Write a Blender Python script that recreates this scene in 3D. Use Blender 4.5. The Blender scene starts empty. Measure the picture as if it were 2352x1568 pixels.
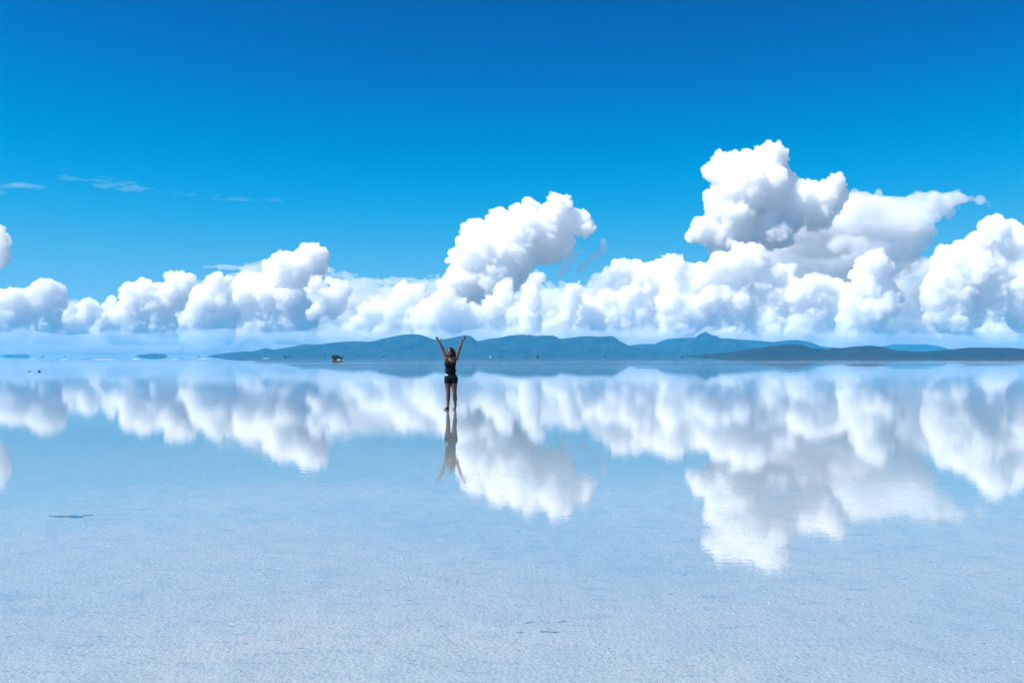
import bpy, bmesh, math, random, time
import numpy as np
T0 = time.time()
sc = bpy.context.scene
COL = sc.collection
R = math.radians

# ------------------------------------------------------------------ camera
CAM_Z = 1.39
F = 2352 * 35 / 36          # focal length in the photograph's working pixels (2352 wide)
HX, HY = 1176, 818          # where the horizon crosses the middle of the picture
cam = bpy.data.cameras.new('camera')
cam.lens = 35; cam.sensor_width = 36; cam.shift_y = (HY - 784) / 2352
cam.clip_start = 0.1; cam.clip_end = 400000
camo = bpy.data.objects.new('camera', cam); COL.objects.link(camo)
camo.location = (0, 0, CAM_Z); camo.rotation_euler = (R(90), 0, 0)
sc.camera = camo

# ------------------------------------------------------------------ sky and sun
SKY_CURVES = ([(0, 0), (0.10, 0.0), (0.19, 0.002), (0.28, 0.056), (0.52, 0.19), (0.66, 0.255), (1, 0.34)],
              [(0, 0), (0.10, 0.028), (0.185, 0.092), (0.23, 0.146), (0.30, 0.225), (0.44, 0.30), (0.69, 0.375), (1, 0.45)],
              [(0, 0), (0.20, 0.135), (0.355, 0.322), (0.42, 0.408), (0.51, 0.49), (0.65, 0.53), (0.72, 0.54), (1, 0.58)])
SUN_EL, SUN_AZ = 54, -108    # degrees; azimuth measured clockwise from straight ahead (+Y)
world = bpy.data.worlds.new('World'); sc.world = world; world.use_nodes = True
wn = world.node_tree; bg = wn.nodes['Background']
sky = wn.nodes.new('ShaderNodeTexSky'); sky.sky_type = 'NISHITA'; sky.sun_disc = False
sky.sun_elevation = R(SUN_EL); sky.sun_rotation = R(SUN_AZ)
sky.altitude = 3700; sky.air_density = 1.0; sky.dust_density = 0.3; sky.ozone_density = 2.0
def scale_col(f):
    n = wn.nodes.new('ShaderNodeVectorMath'); n.operation = 'SCALE'; n.inputs['Scale'].default_value = f; return n
k0 = scale_col(0.1); k1 = scale_col(9.75)
grade = wn.nodes.new('ShaderNodeRGBCurve')          # film-like colour response of the sky
for ci, pts in enumerate(SKY_CURVES):
    c = grade.mapping.curves[ci]
    c.points[0].location = pts[0]; c.points[1].location = pts[-1]
    for p in pts[1:-1]: c.points.new(*p)
grade.mapping.update()
wn.links.new(sky.outputs[0], k0.inputs[0]); wn.links.new(k0.outputs[0], grade.inputs['Color'])
wn.links.new(grade.outputs[0], k1.inputs[0]); wn.links.new(k1.outputs[0], bg.inputs[0])
bg.inputs[1].default_value = 0.10
sun = bpy.data.lights.new('sun', 'SUN'); sun.energy = 5.0; sun.angle = R(0.53); sun.color = (1.0, 0.965, 0.915)
suno = bpy.data.objects.new('sun', sun); COL.objects.link(suno)
suno.rotation_euler = (R(90 - SUN_EL), 0, R(-SUN_AZ + 180))
sv = sc.view_settings
sv.view_transform = 'Standard'; sv.look = 'None'; sv.gamma = 1; sv.use_curve_mapping = False; sv.exposure = 0.64
cy = sc.cycles
cy.use_denoising = True; cy.use_adaptive_sampling = True; cy.adaptive_threshold = 0.025
cy.max_bounces = 42; cy.diffuse_bounces = 3; cy.glossy_bounces = 4; cy.transmission_bounces = 4
cy.volume_bounces = 34; cy.transparent_max_bounces = 24
cy.sample_clamp_indirect = 8; cy.caustics_reflective = False; cy.caustics_refractive = False

# ------------------------------------------------------------------ helpers
def P(x, y, D):
    """photo position at distance D straight ahead -> world point"""
    return np.array([(x - HX) / F * D, D, CAM_Z + (HY - y) / F * D])

def tag(o, label=None, cat=None, group=None, kind=None):
    if label: o['label'] = label
    if cat: o['category'] = cat
    if group: o['group'] = group
    if kind: o['kind'] = kind
    return o

def link(name, me, mat=None, parent=None):
    o = bpy.data.objects.new(name, me); COL.objects.link(o)
    if mat is not None and me is not None:
        me.materials.clear(); me.materials.append(mat)
    if parent is not None: o.parent = parent
    return o

def mesh_np(name, v, f, smooth=True):
    """vertices (n,3), faces (m,k) arrays -> mesh"""
    me = bpy.data.meshes.new(name)
    v = np.asarray(v, np.float32); f = np.asarray(f, np.int32)
    m, k = f.shape
    me.vertices.add(len(v)); me.vertices.foreach_set('co', v.ravel())
    me.loops.add(m * k); me.loops.foreach_set('vertex_index', f.ravel())
    me.polygons.add(m)
    me.polygons.foreach_set('loop_start', np.arange(0, m * k, k, dtype=np.int32))
    me.polygons.foreach_set('loop_total', np.full(m, k, np.int32))
    if smooth: me.polygons.foreach_set('use_smooth', np.ones(m, bool))
    me.update(calc_edges=True); me.validate()
    return me

def surface_nets(S, org, h):
    """S > 0 inside; returns vertices and quads"""
    ins = S > 0
    nx, ny, nz = S.shape
    cnt = np.zeros((nx-1, ny-1, nz-1), np.uint8)
    for i in (0, 1):
        for j in (0, 1):
            for k in (0, 1):
                cnt += ins[i:nx-1+i, j:ny-1+j, k:nz-1+k]
    act = np.argwhere((cnt > 0) & (cnt < 8))
    del cnt
    idx = np.full((nx-1, ny-1, nz-1), -1, np.int32)
    idx[act[:, 0], act[:, 1], act[:, 2]] = np.arange(len(act))
    corners = [(i, j, k) for i in (0, 1) for j in (0, 1) for k in (0, 1)]
    cv = np.stack([S[act[:, 0]+c[0], act[:, 1]+c[1], act[:, 2]+c[2]] for c in corners], 1)
    acc = np.zeros((len(act), 3), np.float32); n = np.zeros(len(act), np.float32)
    for a in range(8):
        for b in range(a+1, 8):
            ca, cb = np.array(corners[a]), np.array(corners[b])
            if np.abs(ca - cb).sum() != 1: continue
            va, vb = cv[:, a], cv[:, b]
            m = (va > 0) != (vb > 0)
            t = np.where(m, va / np.where(m, va - vb, 1), 0)
            p = ca + t[:, None] * (cb - ca)
            acc += np.where(m[:, None], p, 0); n += m
    V = (act + acc / n[:, None]) * h + org
    Q = []
    for ax in range(3):
        sl0 = [slice(1, -1)] * 3; sl1 = [slice(1, -1)] * 3
        sl0[ax] = slice(0, -1); sl1[ax] = slice(1, None)
        a = ins[tuple(sl0)]; b = ins[tuple(sl1)]
        e = np.argwhere(a != b)
        flip = a[e[:, 0], e[:, 1], e[:, 2]]
        for d in range(3):
            if d != ax: e[:, d] += 1
        u, w = (ax + 1) % 3, (ax + 2) % 3
        def at(du, dw):
            q = e.copy(); q[:, u] += du; q[:, w] += dw
            return idx[q[:, 0], q[:, 1], q[:, 2]]
        q = np.stack([at(-1, -1), at(0, -1), at(0, 0), at(-1, 0)], 1)
        q[~flip] = q[~flip][:, ::-1]
        Q.append(q)
    Q = np.concatenate(Q)
    return V, Q[(Q >= 0).all(1)]

_rl = np.random.RandomState(7).rand(32, 32, 32).astype(np.float32) * 2 - 1
def vnoise(p):
    i = np.floor(p).astype(np.int32); f = (p - i).astype(np.float32)
    f = f * f * (3 - 2 * f)
    i &= 31; j = (i + 1) & 31
    x0, y0, z0 = i.T; x1, y1, z1 = j.T; fx, fy, fz = f.T
    L = lambda a, b, t: a + (b - a) * t
    return L(L(L(_rl[x0, y0, z0], _rl[x1, y0, z0], fx), L(_rl[x0, y1, z0], _rl[x1, y1, z0], fx), fy),
             L(L(_rl[x0, y0, z1], _rl[x1, y0, z1], fx), L(_rl[x0, y1, z1], _rl[x1, y1, z1], fx), fy), fz)
def fbm(p, octv=3, gain=0.5):
    s = 0; a = 1.0
    for o in range(octv):
        s = s + a * vnoise(p * 2.03 ** o + 5.7 * o); a *= gain
    return s
def vnoise2(x, y):
    return vnoise(np.stack([x, y, np.zeros_like(x) + 0.37], 1))

def mat_new(name):
    m = bpy.data.materials.new(name); m.use_nodes = True
    return m, m.node_tree, m.node_tree.nodes, m.node_tree.links
def principled(name, col, rough=0.6, spec=0.5, metal=0.0, var=0.0, scale=20.0, **kw):
    m, nt, N, L = mat_new(name)
    b = N['Principled BSDF']
    b.inputs['Roughness'].default_value = rough; b.inputs['Metallic'].default_value = metal
    b.inputs['Specular IOR Level'].default_value = spec
    if var > 0:
        tc = N.new('ShaderNodeTexCoord'); nz = N.new('ShaderNodeTexNoise'); nz.inputs['Scale'].default_value = scale
        nz.inputs['Detail'].default_value = 6
        cr = N.new('ShaderNodeValToRGB')
        cr.color_ramp.elements[0].position = 0.3; cr.color_ramp.elements[1].position = 0.7
        cr.color_ramp.elements[0].color = tuple(c * (1 - var) for c in col) + (1,)
        cr.color_ramp.elements[1].color = tuple(min(1, c * (1 + var)) for c in col) + (1,)
        L.new(tc.outputs['Object'], nz.inputs['Vector']); L.new(nz.outputs['Fac'], cr.inputs['Fac'])
        L.new(cr.outputs['Color'], b.inputs['Base Color'])
    else:
        b.inputs['Base Color'].default_value = (*col, 1)
    for k, v in kw.items(): b.inputs[k].default_value = v
    return m

# ------------------------------------------------------------------ flooded salt flat
def ground_material():
    m, nt, N, L = mat_new('flooded_salt')
    b = N['Principled BSDF']
    geo = N.new('ShaderNodeNewGeometry'); pos = geo.outputs['Position']
    def noise(scale, detail=4, rough=0.55, vec=pos, dim='3D'):
        n = N.new('ShaderNodeTexNoise'); n.noise_dimensions = dim
        n.inputs['Scale'].default_value = scale; n.inputs['Detail'].default_value = detail
        n.inputs['Roughness'].default_value = rough
        L.new(vec, n.inputs['Vector']); return n.outputs['Fac']
    def mul(vec, s):
        n = N.new('ShaderNodeVectorMath'); n.operation = 'MULTIPLY'
        L.new(vec, n.inputs[0]); n.inputs[1].default_value = s; return n.outputs[0]
    def ramp(fac, p0, p1, c0=(0, 0, 0, 1), c1=(1, 1, 1, 1)):
        n = N.new('ShaderNodeValToRGB'); L.new(fac, n.inputs[0])
        n.color_ramp.elements[0].position = p0; n.color_ramp.elements[1].position = p1
        n.color_ramp.elements[0].color = c0; n.color_ramp.elements[1].color = c1
        return n.outputs[0]
    def math_(op, a, c):
        n = N.new('ShaderNodeMath'); n.operation = op
        for i, v in enumerate((a, c)):
            if isinstance(v, (int, float)): n.inputs[i].default_value = v
            else: L.new(v, n.inputs[i])
        return n.outputs[0]
    def mrange(v, a, c, d, e):
        n = N.new('ShaderNodeMapRange'); L.new(v, n.inputs[0])
        for i, x in enumerate((a, c, d, e)): n.inputs[i + 1].default_value = x
        return n.outputs[0]
    def mix(fac, a, c):
        n = N.new('ShaderNodeMix'); n.data_type = 'RGBA'
        for i, v in ((0, fac), (6, a), (7, c)):
            if isinstance(v, (int, float)): n.inputs[i].default_value = v
            elif isinstance(v, tuple): n.inputs[i].default_value = v
            else: L.new(v, n.inputs[i])
        return n.outputs[2]
    # salt colour: lilac-white crust with bluer, slightly deeper hollows, mottled at several sizes
    big = noise(0.22, 6, 0.6); mid = noise(3.0, 5); fine = noise(42.0, 3); grain = noise(150.0, 2)
    c1 = mix(ramp(big, 0.40, 0.60), (*SALT_A, 1), (*SALT_B, 1))
    c2 = mix(math_('MULTIPLY', ramp(mid, 0.52, 0.72), 0.30), c1, (*SALT_C, 1))
    c3 = mix(math_('MULTIPLY', ramp(fine, 0.52, 0.70), 0.75), c2, (*SALT_C, 1))
    c4 = mix(math_('MULTIPLY', ramp(grain, 0.55, 0.68), 0.7), c3, (*SALT_D, 1))
    streak = noise(1.0, 4, 0.6, mul(pos, (3.2, 11.0, 1.0)))
    c4 = mix(math_('MULTIPLY', ramp(streak, 0.56, 0.70), 0.5), c4, (*SALT_C, 1))
    speck = noise(26.0, 2, 0.5, mul(pos, (0.55, 1.0, 1.0)))
    c4 = mix(math_('MULTIPLY', ramp(speck, 0.66, 0.74), 0.75), c4, (0.10, 0.17, 0.24, 1))
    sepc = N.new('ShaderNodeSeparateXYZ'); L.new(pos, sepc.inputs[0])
    refl_dark = mrange(sepc.outputs[1], 10.0, 18.0, 0.0, 0.58)      # crust colour darkened around the person to strengthen her dark reflection
    refl_dark = math_('MULTIPLY', refl_dark, mrange(sepc.outputs[1], 45.0, 150.0, 1.0, 0.0))
    refl_dark = math_('MULTIPLY', refl_dark, mrange(math_('ABSOLUTE', sepc.outputs[0], 0.0), 40.0, 120.0, 1.0, 0.0))
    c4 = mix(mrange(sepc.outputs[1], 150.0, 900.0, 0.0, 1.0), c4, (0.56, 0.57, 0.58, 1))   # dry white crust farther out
    c4 = mix(refl_dark, c4, (0.06, 0.09, 0.11, 1))
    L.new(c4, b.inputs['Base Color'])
    b.inputs['Roughness'].default_value = 0.7
    b.inputs['Specular IOR Level'].default_value = 0.0
    # crust relief under the film
    h = math_('ADD', math_('MULTIPLY', fine, 1.0), math_('MULTIPLY', grain, 0.45))
    h = math_('ADD', h, math_('MULTIPLY', mid, 3.0))
    bp = N.new('ShaderNodeBump'); bp.inputs['Strength'].default_value = 1.0; bp.inputs['Distance'].default_value = 0.012
    L.new(h, bp.inputs['Height']); L.new(bp.outputs[0], b.inputs['Normal'])
    # water film: still, with a breath of wind in long patches
    b.inputs['Coat Weight'].default_value = 1.0
    b.inputs['Coat IOR'].default_value = 1.38
    sep = N.new('ShaderNodeSeparateXYZ'); L.new(pos, sep.inputs[0])
    yv = sep.outputs[1]
    wind = noise(1.0, 3, 0.5, mul(pos, (0.0025, 0.035, 0.0)))
    wind2 = noise(1.0, 3, 0.55, mul(pos, (0.02, 0.16, 0.0)))
    near = mrange(yv, 35, 130, 0.0, 1.0)            # wind reaches the open water beyond the person
    far = mrange(yv, 300, 380, 1.0, 0.0)           # dead calm again farther out
    w = math_('MULTIPLY', math_('MULTIPLY', near, far), ramp(wind, 0.44, 0.66))
    rgh = math_('ADD', 0.002, math_('MULTIPLY', w, 0.07))
    rgh = math_('ADD', rgh, math_('MULTIPLY', math_('MULTIPLY', near, far), math_('MULTIPLY', ramp(wind2, 0.5, 0.7), 0.03)))
    L.new(rgh, b.inputs['Coat Roughness'])
    rip = noise(1.0, 3, 0.5, mul(pos, (5.0, 14.0, 0.0)))
    bp2 = N.new('ShaderNodeBump'); bp2.inputs['Distance'].default_value = 0.00035
    L.new(mrange(yv, 4, 120, 1.0, 0.15), bp2.inputs['Strength'])
    L.new(rip, bp2.inputs['Height']); L.new(bp2.outputs[0], b.inputs['Coat Normal'])
    return m
SALT_A = (0.356, 0.400, 0.425); SALT_B = (0.269, 0.366, 0.420); SALT_C = (0.175, 0.273, 0.342); SALT_D = (0.488, 0.527, 0.547)
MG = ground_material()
rr = np.concatenate([[0.0], np.geomspace(1.0, 33200, 90)]); NS = 160
aa = np.linspace(0, 2 * np.pi, NS, endpoint=False)
gv = [[0, 0, 0]]
for r_ in rr[1:]:
    gv += [[r_ * math.sin(a), r_ * math.cos(a), 0] for a in aa]
gf = []
for j in range(NS):
    gf.append([0, 1 + (j + 1) % NS, 1 + j, 1 + j])
tri = np.array([[0, 1 + (j + 1) % NS, 1 + j] for j in range(NS)])
gme = bpy.data.meshes.new('salt_flat')
faces = [tuple(t) for t in tri]
for i in range(len(rr) - 2):
    o0 = 1 + i * NS; o1 = o0 + NS
    for j in range(NS):
        k = (j + 1) % NS
        faces.append((o0 + j, o0 + k, o1 + k, o1 + j))
gme.from_pydata(gv, [], faces); gme.update()
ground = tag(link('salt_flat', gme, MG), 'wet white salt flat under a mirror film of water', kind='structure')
# ------------------------------------------------------------------ hills, islands and haze
HAZE_COL, HAZE_DENS = (0.055, 0.49, 0.90), 2.7e-5
def hill_material(name, c0, c1, scale):
    m, nt, N, L = mat_new(name)
    b = N['Principled BSDF']; b.inputs['Roughness'].default_value = 0.95; b.inputs['Specular IOR Level'].default_value = 0.1
    geo = N.new('ShaderNodeNewGeometry')
    n1 = N.new('ShaderNodeTexNoise'); n1.inputs['Scale'].default_value = scale; n1.inputs['Detail'].default_value = 8; n1.inputs['Roughness'].default_value = 0.65
    L.new(geo.outputs['Position'], n1.inputs['Vector'])
    cr = N.new('ShaderNodeValToRGB'); L.new(n1.outputs['Fac'], cr.inputs['Fac'])
    cr.color_ramp.elements[0].position = 0.38; cr.color_ramp.elements[1].position = 0.68
    cr.color_ramp.elements[0].color = (*c0, 1); cr.color_ramp.elements[1].color = (*c1, 1)
    L.new(cr.outputs[0], b.inputs['Base Color'])
    return m
MH = hill_material('dry_hillside', (0.003, 0.006, 0.010), (0.034, 0.040, 0.042), 0.0028)
MHN = hill_material('scrub_hillside', (0.008, 0.010, 0.013), (0.030, 0.032, 0.036), 0.004)

def hill(name, label, D, ridge, W, mat, seed, step=2.0, nd=56, rough=1.0):
    """ridge: skyline in photo pixels; W: half depth of the hill in metres"""
    rx = np.array([p[0] for p in ridge], float); ry = np.array([p[1] for p in ridge], float)
    xs = np.arange(rx[0], rx[-1] + 0.01, step)
    H = np.maximum(0, (HY - np.interp(xs, rx, ry)) / F * D)
    X = (xs - HX) / F * D
    H = H + rough * 6 * vnoise2(X / 130 + seed, np.zeros_like(X)) * np.minimum(1, H / 60)
    H[0] = H[-1] = 0
    t = np.linspace(-1, 1, nd)
    XX, TT = np.meshgrid(X, t, indexing='ij'); HH = np.repeat(H[:, None], nd, 1)
    x = XX.ravel(); tt = TT.ravel()
    n1 = vnoise2(x / 1500 + seed, tt * 2.5 + seed) + 0.5 * vnoise2(x / 600 + 3 + seed, tt * 5) + 0.3 * vnoise2(x / 250, tt * 9 + seed)
    prof = 1 - np.abs(tt)
    prof = prof + 0.6 * n1 * 4 * np.abs(tt) * (1 - np.abs(tt)) * 0.6
    prof = np.clip(prof, 0, 1); prof[np.abs(tt) > 0.999] = 0
    prof = prof ** 0.9
    n2 = np.abs(vnoise2(x / 420 + 9, tt * 7 + seed)) + 0.5 * np.abs(vnoise2(x / 180 + 4, tt * 14))
    sp = np.abs(vnoise2(x / 1100 + 2.2 * seed, tt * 0.9 + seed))          # spurs running down from the crest
    z = HH.ravel() * prof * (1 - (0.6 * n2 + 0.7 * np.clip(0.5 - sp, 0, 1)) * np.minimum(1, 3.5 * np.abs(tt)))
    Wl = W * np.clip(HH.ravel() / max(H.max(), 1) * 1.6, 0.25, 1.0)
    y = D + tt * Wl + 120 * vnoise2(x / 900, tt * 2)
    xw = x * (1 + tt * Wl / D)
    z = np.maximum(z, 0) - 2.0 * (np.abs(tt) > 0.999)
    V = np.stack([xw, y, z], 1)
    i, j = np.meshgrid(np.arange(len(xs) - 1), np.arange(nd - 1), indexing='ij')
    a = (i * nd + j).ravel()
    Q = np.stack([a, a + nd, a + nd + 1, a + 1], 1)
    cen = np.array([V[:, 0].mean(), D, 0.0])
    o = link(name, mesh_np(name, V - cen, Q), mat); o.location = cen
    return tag(o, label, kind='structure')

hill('hill', 'long blue mountain range tapering to a point behind the parked truck', 20000, [
 (472,818),(480,816),(500,813),(535,809),(560,806),(580,806.5),(608,798),(618,800),(628,803),(660,797),(700,789),(708,789),(722,791),(760,786),(800,782),(815,782),(832,782.5),(845,784),
 (880,775),(905,769),(930,766),(948,764.7),(962,766),(975,769),(982,772),(990,776),(1000,779),(1020,777),(1045,772),(1062,768),(1070,767),(1082,770),(1092,779),(1098,782.6),(1110,779),(1130,775),
 (1165,769),(1190,766.5),(1201,765.5),(1210,767),(1217,765.5),(1228,769),(1245,768),(1258,769),(1270,769),(1278,772),(1287,777),(1300,775.5),(1332,769.6),(1355,769),(1385,770),(1405,769),(1415,774),(1430,784),(1446,793),(1480,800),(1530,807),(1600,813),(1680,818)],
 2600, MH, 2.3)
hill('hill', 'blue mountain with a sharp pointed summit', 22500, [(1380,818),(1440,803),(1500,797),(1550,790),(1583,780),(1596,773),(1608,765),(1620,760),(1626,763.5),(1632,766.5),(1640,767.5),(1646,769.5),(1652,774.5),(1671,775.5),(1690,781),(1720,791),(1760,801),(1810,811),(1860,818)], 2600, MH, 5.1)
hill('hill', 'low blue ridge behind the pointed summit', 27000, [(1400,818),(1430,794),(1446,791.5),(1478,789),(1502,788.5),(1518,782),(1534,777),(1560,775),(1583,773.5),(1620,775),(1660,776),(1690,777),(1711,779),(1745,781.5),(1780,784),(1798,781),(1817,779.3),(1835,780),(1855,782.4),(1870,788),(1886,794),(1923,797.7),(1960,803),(2000,818)], 2600, MH, 7.7)
hill('hill', 'pale blue double humped ridge far beyond the scrub hills', 30000, [(1960,818),(2000,803),(2026,794),(2045,790.5),(2061,789),(2080,790),(2104,788.4),(2135,790),(2161,793.4),(2172,797),(2180,800.3),(2200,806),(2240,818)], 2400, MH, 3.9)
hill('hill', 'long low grey brown scrub hills close to the water', 10500, [(1560,818),(1610,814.5),(1664,809.6),(1700,804),(1742,798.7),(1770,793),(1792,789.8),(1810,788.8),(1830,788.7),(1848,792),(1864,797.7),(1880,799.5),(1898,800),(1925,797.5),(1954,795.5),(1980,793),(1998,791.8),(2010,792.5),(2023,794),(2040,798.5),(2061,803.4),(2090,805.5),(2117,807),(2150,804),(2189,800.3),(2230,797.6),(2273,797),(2310,797.8),(2352,799.6),(2420,801),(2520,806),(2600,818)], 1500, MHN, 6.2, nd=48)
hill('island', 'small dark blue island floating on the mirrored horizon', 24000, [(309,818),(316,815.5),(323,813.5),(334,813),(345,811),(352,810.3),(360,812),(372,812),(380,815),(384,818)], 500, MH, 1.1, step=1.0, nd=24)
hill('island', 'faint pale blue island far away under the lone cumulus flank', 30500, [(0,818),(8,815),(20,813),(36,814),(46,812.3),(56,812.3),(66,815),(72,818)], 800, MH, 8.4, step=1.0, nd=24)

hz = bpy.data.meshes.new('haze'); bm = bmesh.new(); bmesh.ops.create_cube(bm, size=1.0)
for v in bm.verts: v.co = (v.co.x * 66600, v.co.y * 66600, -1.0 if v.co.z < 0 else 600.0)
bm.to_mesh(hz); bm.free()
mhz, nt, N, L = mat_new('haze'); N.remove(N['Principled BSDF'])
pv = N.new('ShaderNodeVolumePrincipled'); pv.inputs['Color'].default_value = (*HAZE_COL, 1); pv.inputs['Density'].default_value = HAZE_DENS
L.new(pv.outputs[0], N['Material Output'].inputs['Volume'])
tag(link('haze', hz, mhz), 'thin blue air over the salt flat', kind='stuff')

# ------------------------------------------------------------------ clouds
def cloud_mat(name, dens, aniso=0.0, col=(1, 1, 1)):
    m, nt, N, L = mat_new(name)
    N.remove(N['Principled BSDF'])
    v = N.new('ShaderNodeVolumePrincipled')
    v.inputs['Color'].default_value = (*col, 1); v.inputs['Density'].default_value = dens
    v.inputs['Anisotropy'].default_value = aniso
    L.new(v.outputs[0], N['Material Output'].inputs['Volume'])
    m.cycles.homogeneous_volume = True if hasattr(m.cycles, 'homogeneous_volume') else None
    return m
MC_DENSE = cloud_mat('cloud_dense', 0.0062)
MC_SOFT = cloud_mat('cloud_soft', 0.0017)
MC_VEIL = cloud_mat('cloud_veil', 0.0011)
MC_FEATHER = cloud_mat('cloud_feather', 0.0026)
MC_THREAD = cloud_mat('cloud_thread', 0.0002)
MC_WISP = cloud_mat('cloud_wisp', 0.0004)

def billow(p, octv=3, gain=0.5):
    q = 0; a = 1.0
    for o in range(octv):
        q = q + a * (2.6 * np.abs(vnoise(p * 2.07 ** o + 3.1 * o)) - 0.62); a *= gain
    return q

def crop(ox, oy, k, rows, s=1.0):
    """measurements taken on an enlarged crop -> photo pixels"""
    return [(ox + r[0] * k, oy + r[1] * k) + tuple(q * k * s for q in r[2:]) for r in rows]

KD = 0.66
def stamp(S, lo, h, cs, rs_):
    """union of spheres (centres cs, radii rs_) into the field S, written only near each sphere"""
    n = np.array(S.shape)
    for c, r in zip(cs, rs_):
        i0 = np.maximum(0, np.floor((c - r - 2 * h - lo) / h).astype(int)); i1 = np.minimum(n, np.ceil((c + r + 2 * h - lo) / h).astype(int) + 1)
        if (i1 <= i0).any(): continue
        g = [(lo[k] + h * np.arange(i0[k], i1[k]) - c[k]) ** 2 for k in range(3)]
        d = (r - np.sqrt(g[0][:, None, None] + g[1][None, :, None] + g[2][None, None, :])).astype(np.float32)
        sl = tuple(slice(a, b) for a, b in zip(i0, i1))
        np.maximum(S[sl], d, out=S[sl])

def cloud(name, label, D, blobs, base=None, mat=None, h=45.0, levels=((0.50, 0.8), (0.25, 0.9), (0.125, 1.1), (0.07, 1.1)), seed=1, depth=0.7, group=None,
          noise=0.16, puffy=True, nscale=(900, 900, 500), fill=False, blend=0.45, shrink=0.25):
    """blobs: (x, y, r[, ry]) in photo pixels at distance D (m), melted together into the cloud's body;
    then billows of smaller and smaller size are set on its skin: levels = (size of a billow against the blobs, cover)"""
    rs = np.random.RandomState(seed)
    D = D * KD; h = h * KD
    px = D / F
    blobs = list(blobs)
    if fill:                                        # carry the body down towards the horizon
        med = np.median([b[1] for b in blobs])
        for b in list(blobs):
            if b[1] < med: continue
            y = b[1] + b[2] * 1.1
            while y < 780:
                blobs.append((b[0] + rs.uniform(-8, 8), y, b[2] * rs.uniform(0.8, 1.0))); y += b[2] * 1.1
    C, RA = [], []
    for b in blobs:
        x, y, r = b[:3]; ry = b[3] if len(b) > 3 else r
        c = P(x, y, D); c[1] += rs.uniform(-1, 1) * depth * r * px
        C.append(c); RA.append(np.array([r, min(r, ry) * 1.1 if ry < r else r, ry]) * px)
    rmed = float(np.median([r.min() for r in RA]))
    pad = 3 * h + (1.9 * rmed * sum(l[0] for l in levels) if levels else 0) + noise * 400
    lo = np.min([c - r for c, r in zip(C, RA)], 0) - pad
    hi = np.max([c + r for c, r in zip(C, RA)], 0) + pad
    zb = None
    if base is not None:
        zb = P(0, base, D)[2]; lo[2] = max(lo[2], zb - 4 * h - 150)
    n = np.ceil((hi - lo) / h).astype(int) + 1
    S = np.full(n, -max(3.0 * h, 0.5 * max(r.min() for r in RA)), np.float32)
    ax = [lo[i] + h * np.arange(n[i]) for i in range(3)]
    for c, r in zip(C, RA):
        kk = blend * r.min(); mg = 2.5 * h + 1.5 * kk
        i0 = np.maximum(0, np.floor((c - r - mg - lo) / h).astype(int)); i1 = np.minimum(n, np.ceil((c + r + mg - lo) / h).astype(int) + 1)
        if (i1 <= i0).any(): continue
        gx = ((ax[0][i0[0]:i1[0]] - c[0]) / r[0])[:, None, None] ** 2
        gy = ((ax[1][i0[1]:i1[1]] - c[1]) / r[1])[None, :, None] ** 2
        gz = ((ax[2][i0[2]:i1[2]] - c[2]) / r[2])[None, None, :] ** 2
        d = ((1 - np.sqrt(gx + gy + gz)) * r.min()).astype(np.float32)
        sl = tuple(slice(a, b) for a, b in zip(i0, i1))
        a_ = S[sl]; t_ = np.clip(0.5 + 0.5 * (d - a_) / kk, 0, 1)
        S[sl] = a_ + (d - a_) * t_ + kk * t_ * (1 - t_)
    S -= shrink * rmed if levels else 0.0             # room for the billows, so the outline keeps its size
    for size, cover in levels:
        r = max(size * rmed, 1.3 * h)
        sk = np.argwhere(np.abs(S) < 0.55 * h)
        if not len(sk): break
        m = int(cover * len(sk) * h * h / (math.pi * r * r) * 0.8) + 4
        sel = sk[rs.randint(0, len(sk), m)] * h + lo
        calm = vnoise(sel / (rmed * 3.0) + seed * 3.7)
        sel = sel[calm > -0.42]
        rad = r * np.exp(rs.normal(0, 0.42, len(sel))).clip(0.4, 1.9)
        sel = sel + np.array([0, 0, -0.18]) * rad[:, None]
        stamp(S, lo, h, sel, rad)
    # ragged detail only near the skin
    nb = np.argwhere((S > -2.9 * h) & (S < 5 * h))
    p = nb * h + lo
    amp = noise * 220
    dn = amp * (billow(p / 420.0 + seed, 3, 0.6) if puffy else fbm(p / (np.array(nscale) * KD) + seed, 5, 0.62))
    v_ = S[nb[:, 0], nb[:, 1], nb[:, 2]]
    S[nb[:, 0], nb[:, 1], nb[:, 2]] += np.where(v_ > -2.2 * h, dn, np.minimum(dn, 0))
    if zb is not None:
        zz = ax[2][None, None, :] - zb
        xx, yy = np.meshgrid(ax[0], ax[1], indexing='ij')
        wob = 60 * vnoise2(xx.ravel() / 1500, yy.ravel() / 1500).reshape(xx.shape)
        S = np.minimum(S, (zz - wob[:, :, None]).astype(np.float32))
    S[0] = S[-1] = -h; S[:, 0] = S[:, -1] = -h; S[:, :, 0] = S[:, :, -1] = -h
    V, Q = surface_nets(S, lo, h)
    cen = V.mean(0); cen[2] = V[:, 2].min()
    o = link(name, mesh_np(name, V - cen, Q), mat or MC_DENSE); o.location = cen
    tag(o, label, 'cloud', group)
    print('cloud', name, n, len(Q), round(time.time() - T0, 1))
    return o

A = lambda rows, s=1.0: crop(1548.4, 313.6, 0.3417, rows, s)
B = lambda rows, s=1.0: crop(960.4, 411.6, 0.30, rows, s)
C_ = lambda rows, s=1.0: crop(392, 519.4, 0.2917, rows, s)
D_ = lambda rows, s=1.0: crop(0, 490, 0.3333, rows, s)

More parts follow.
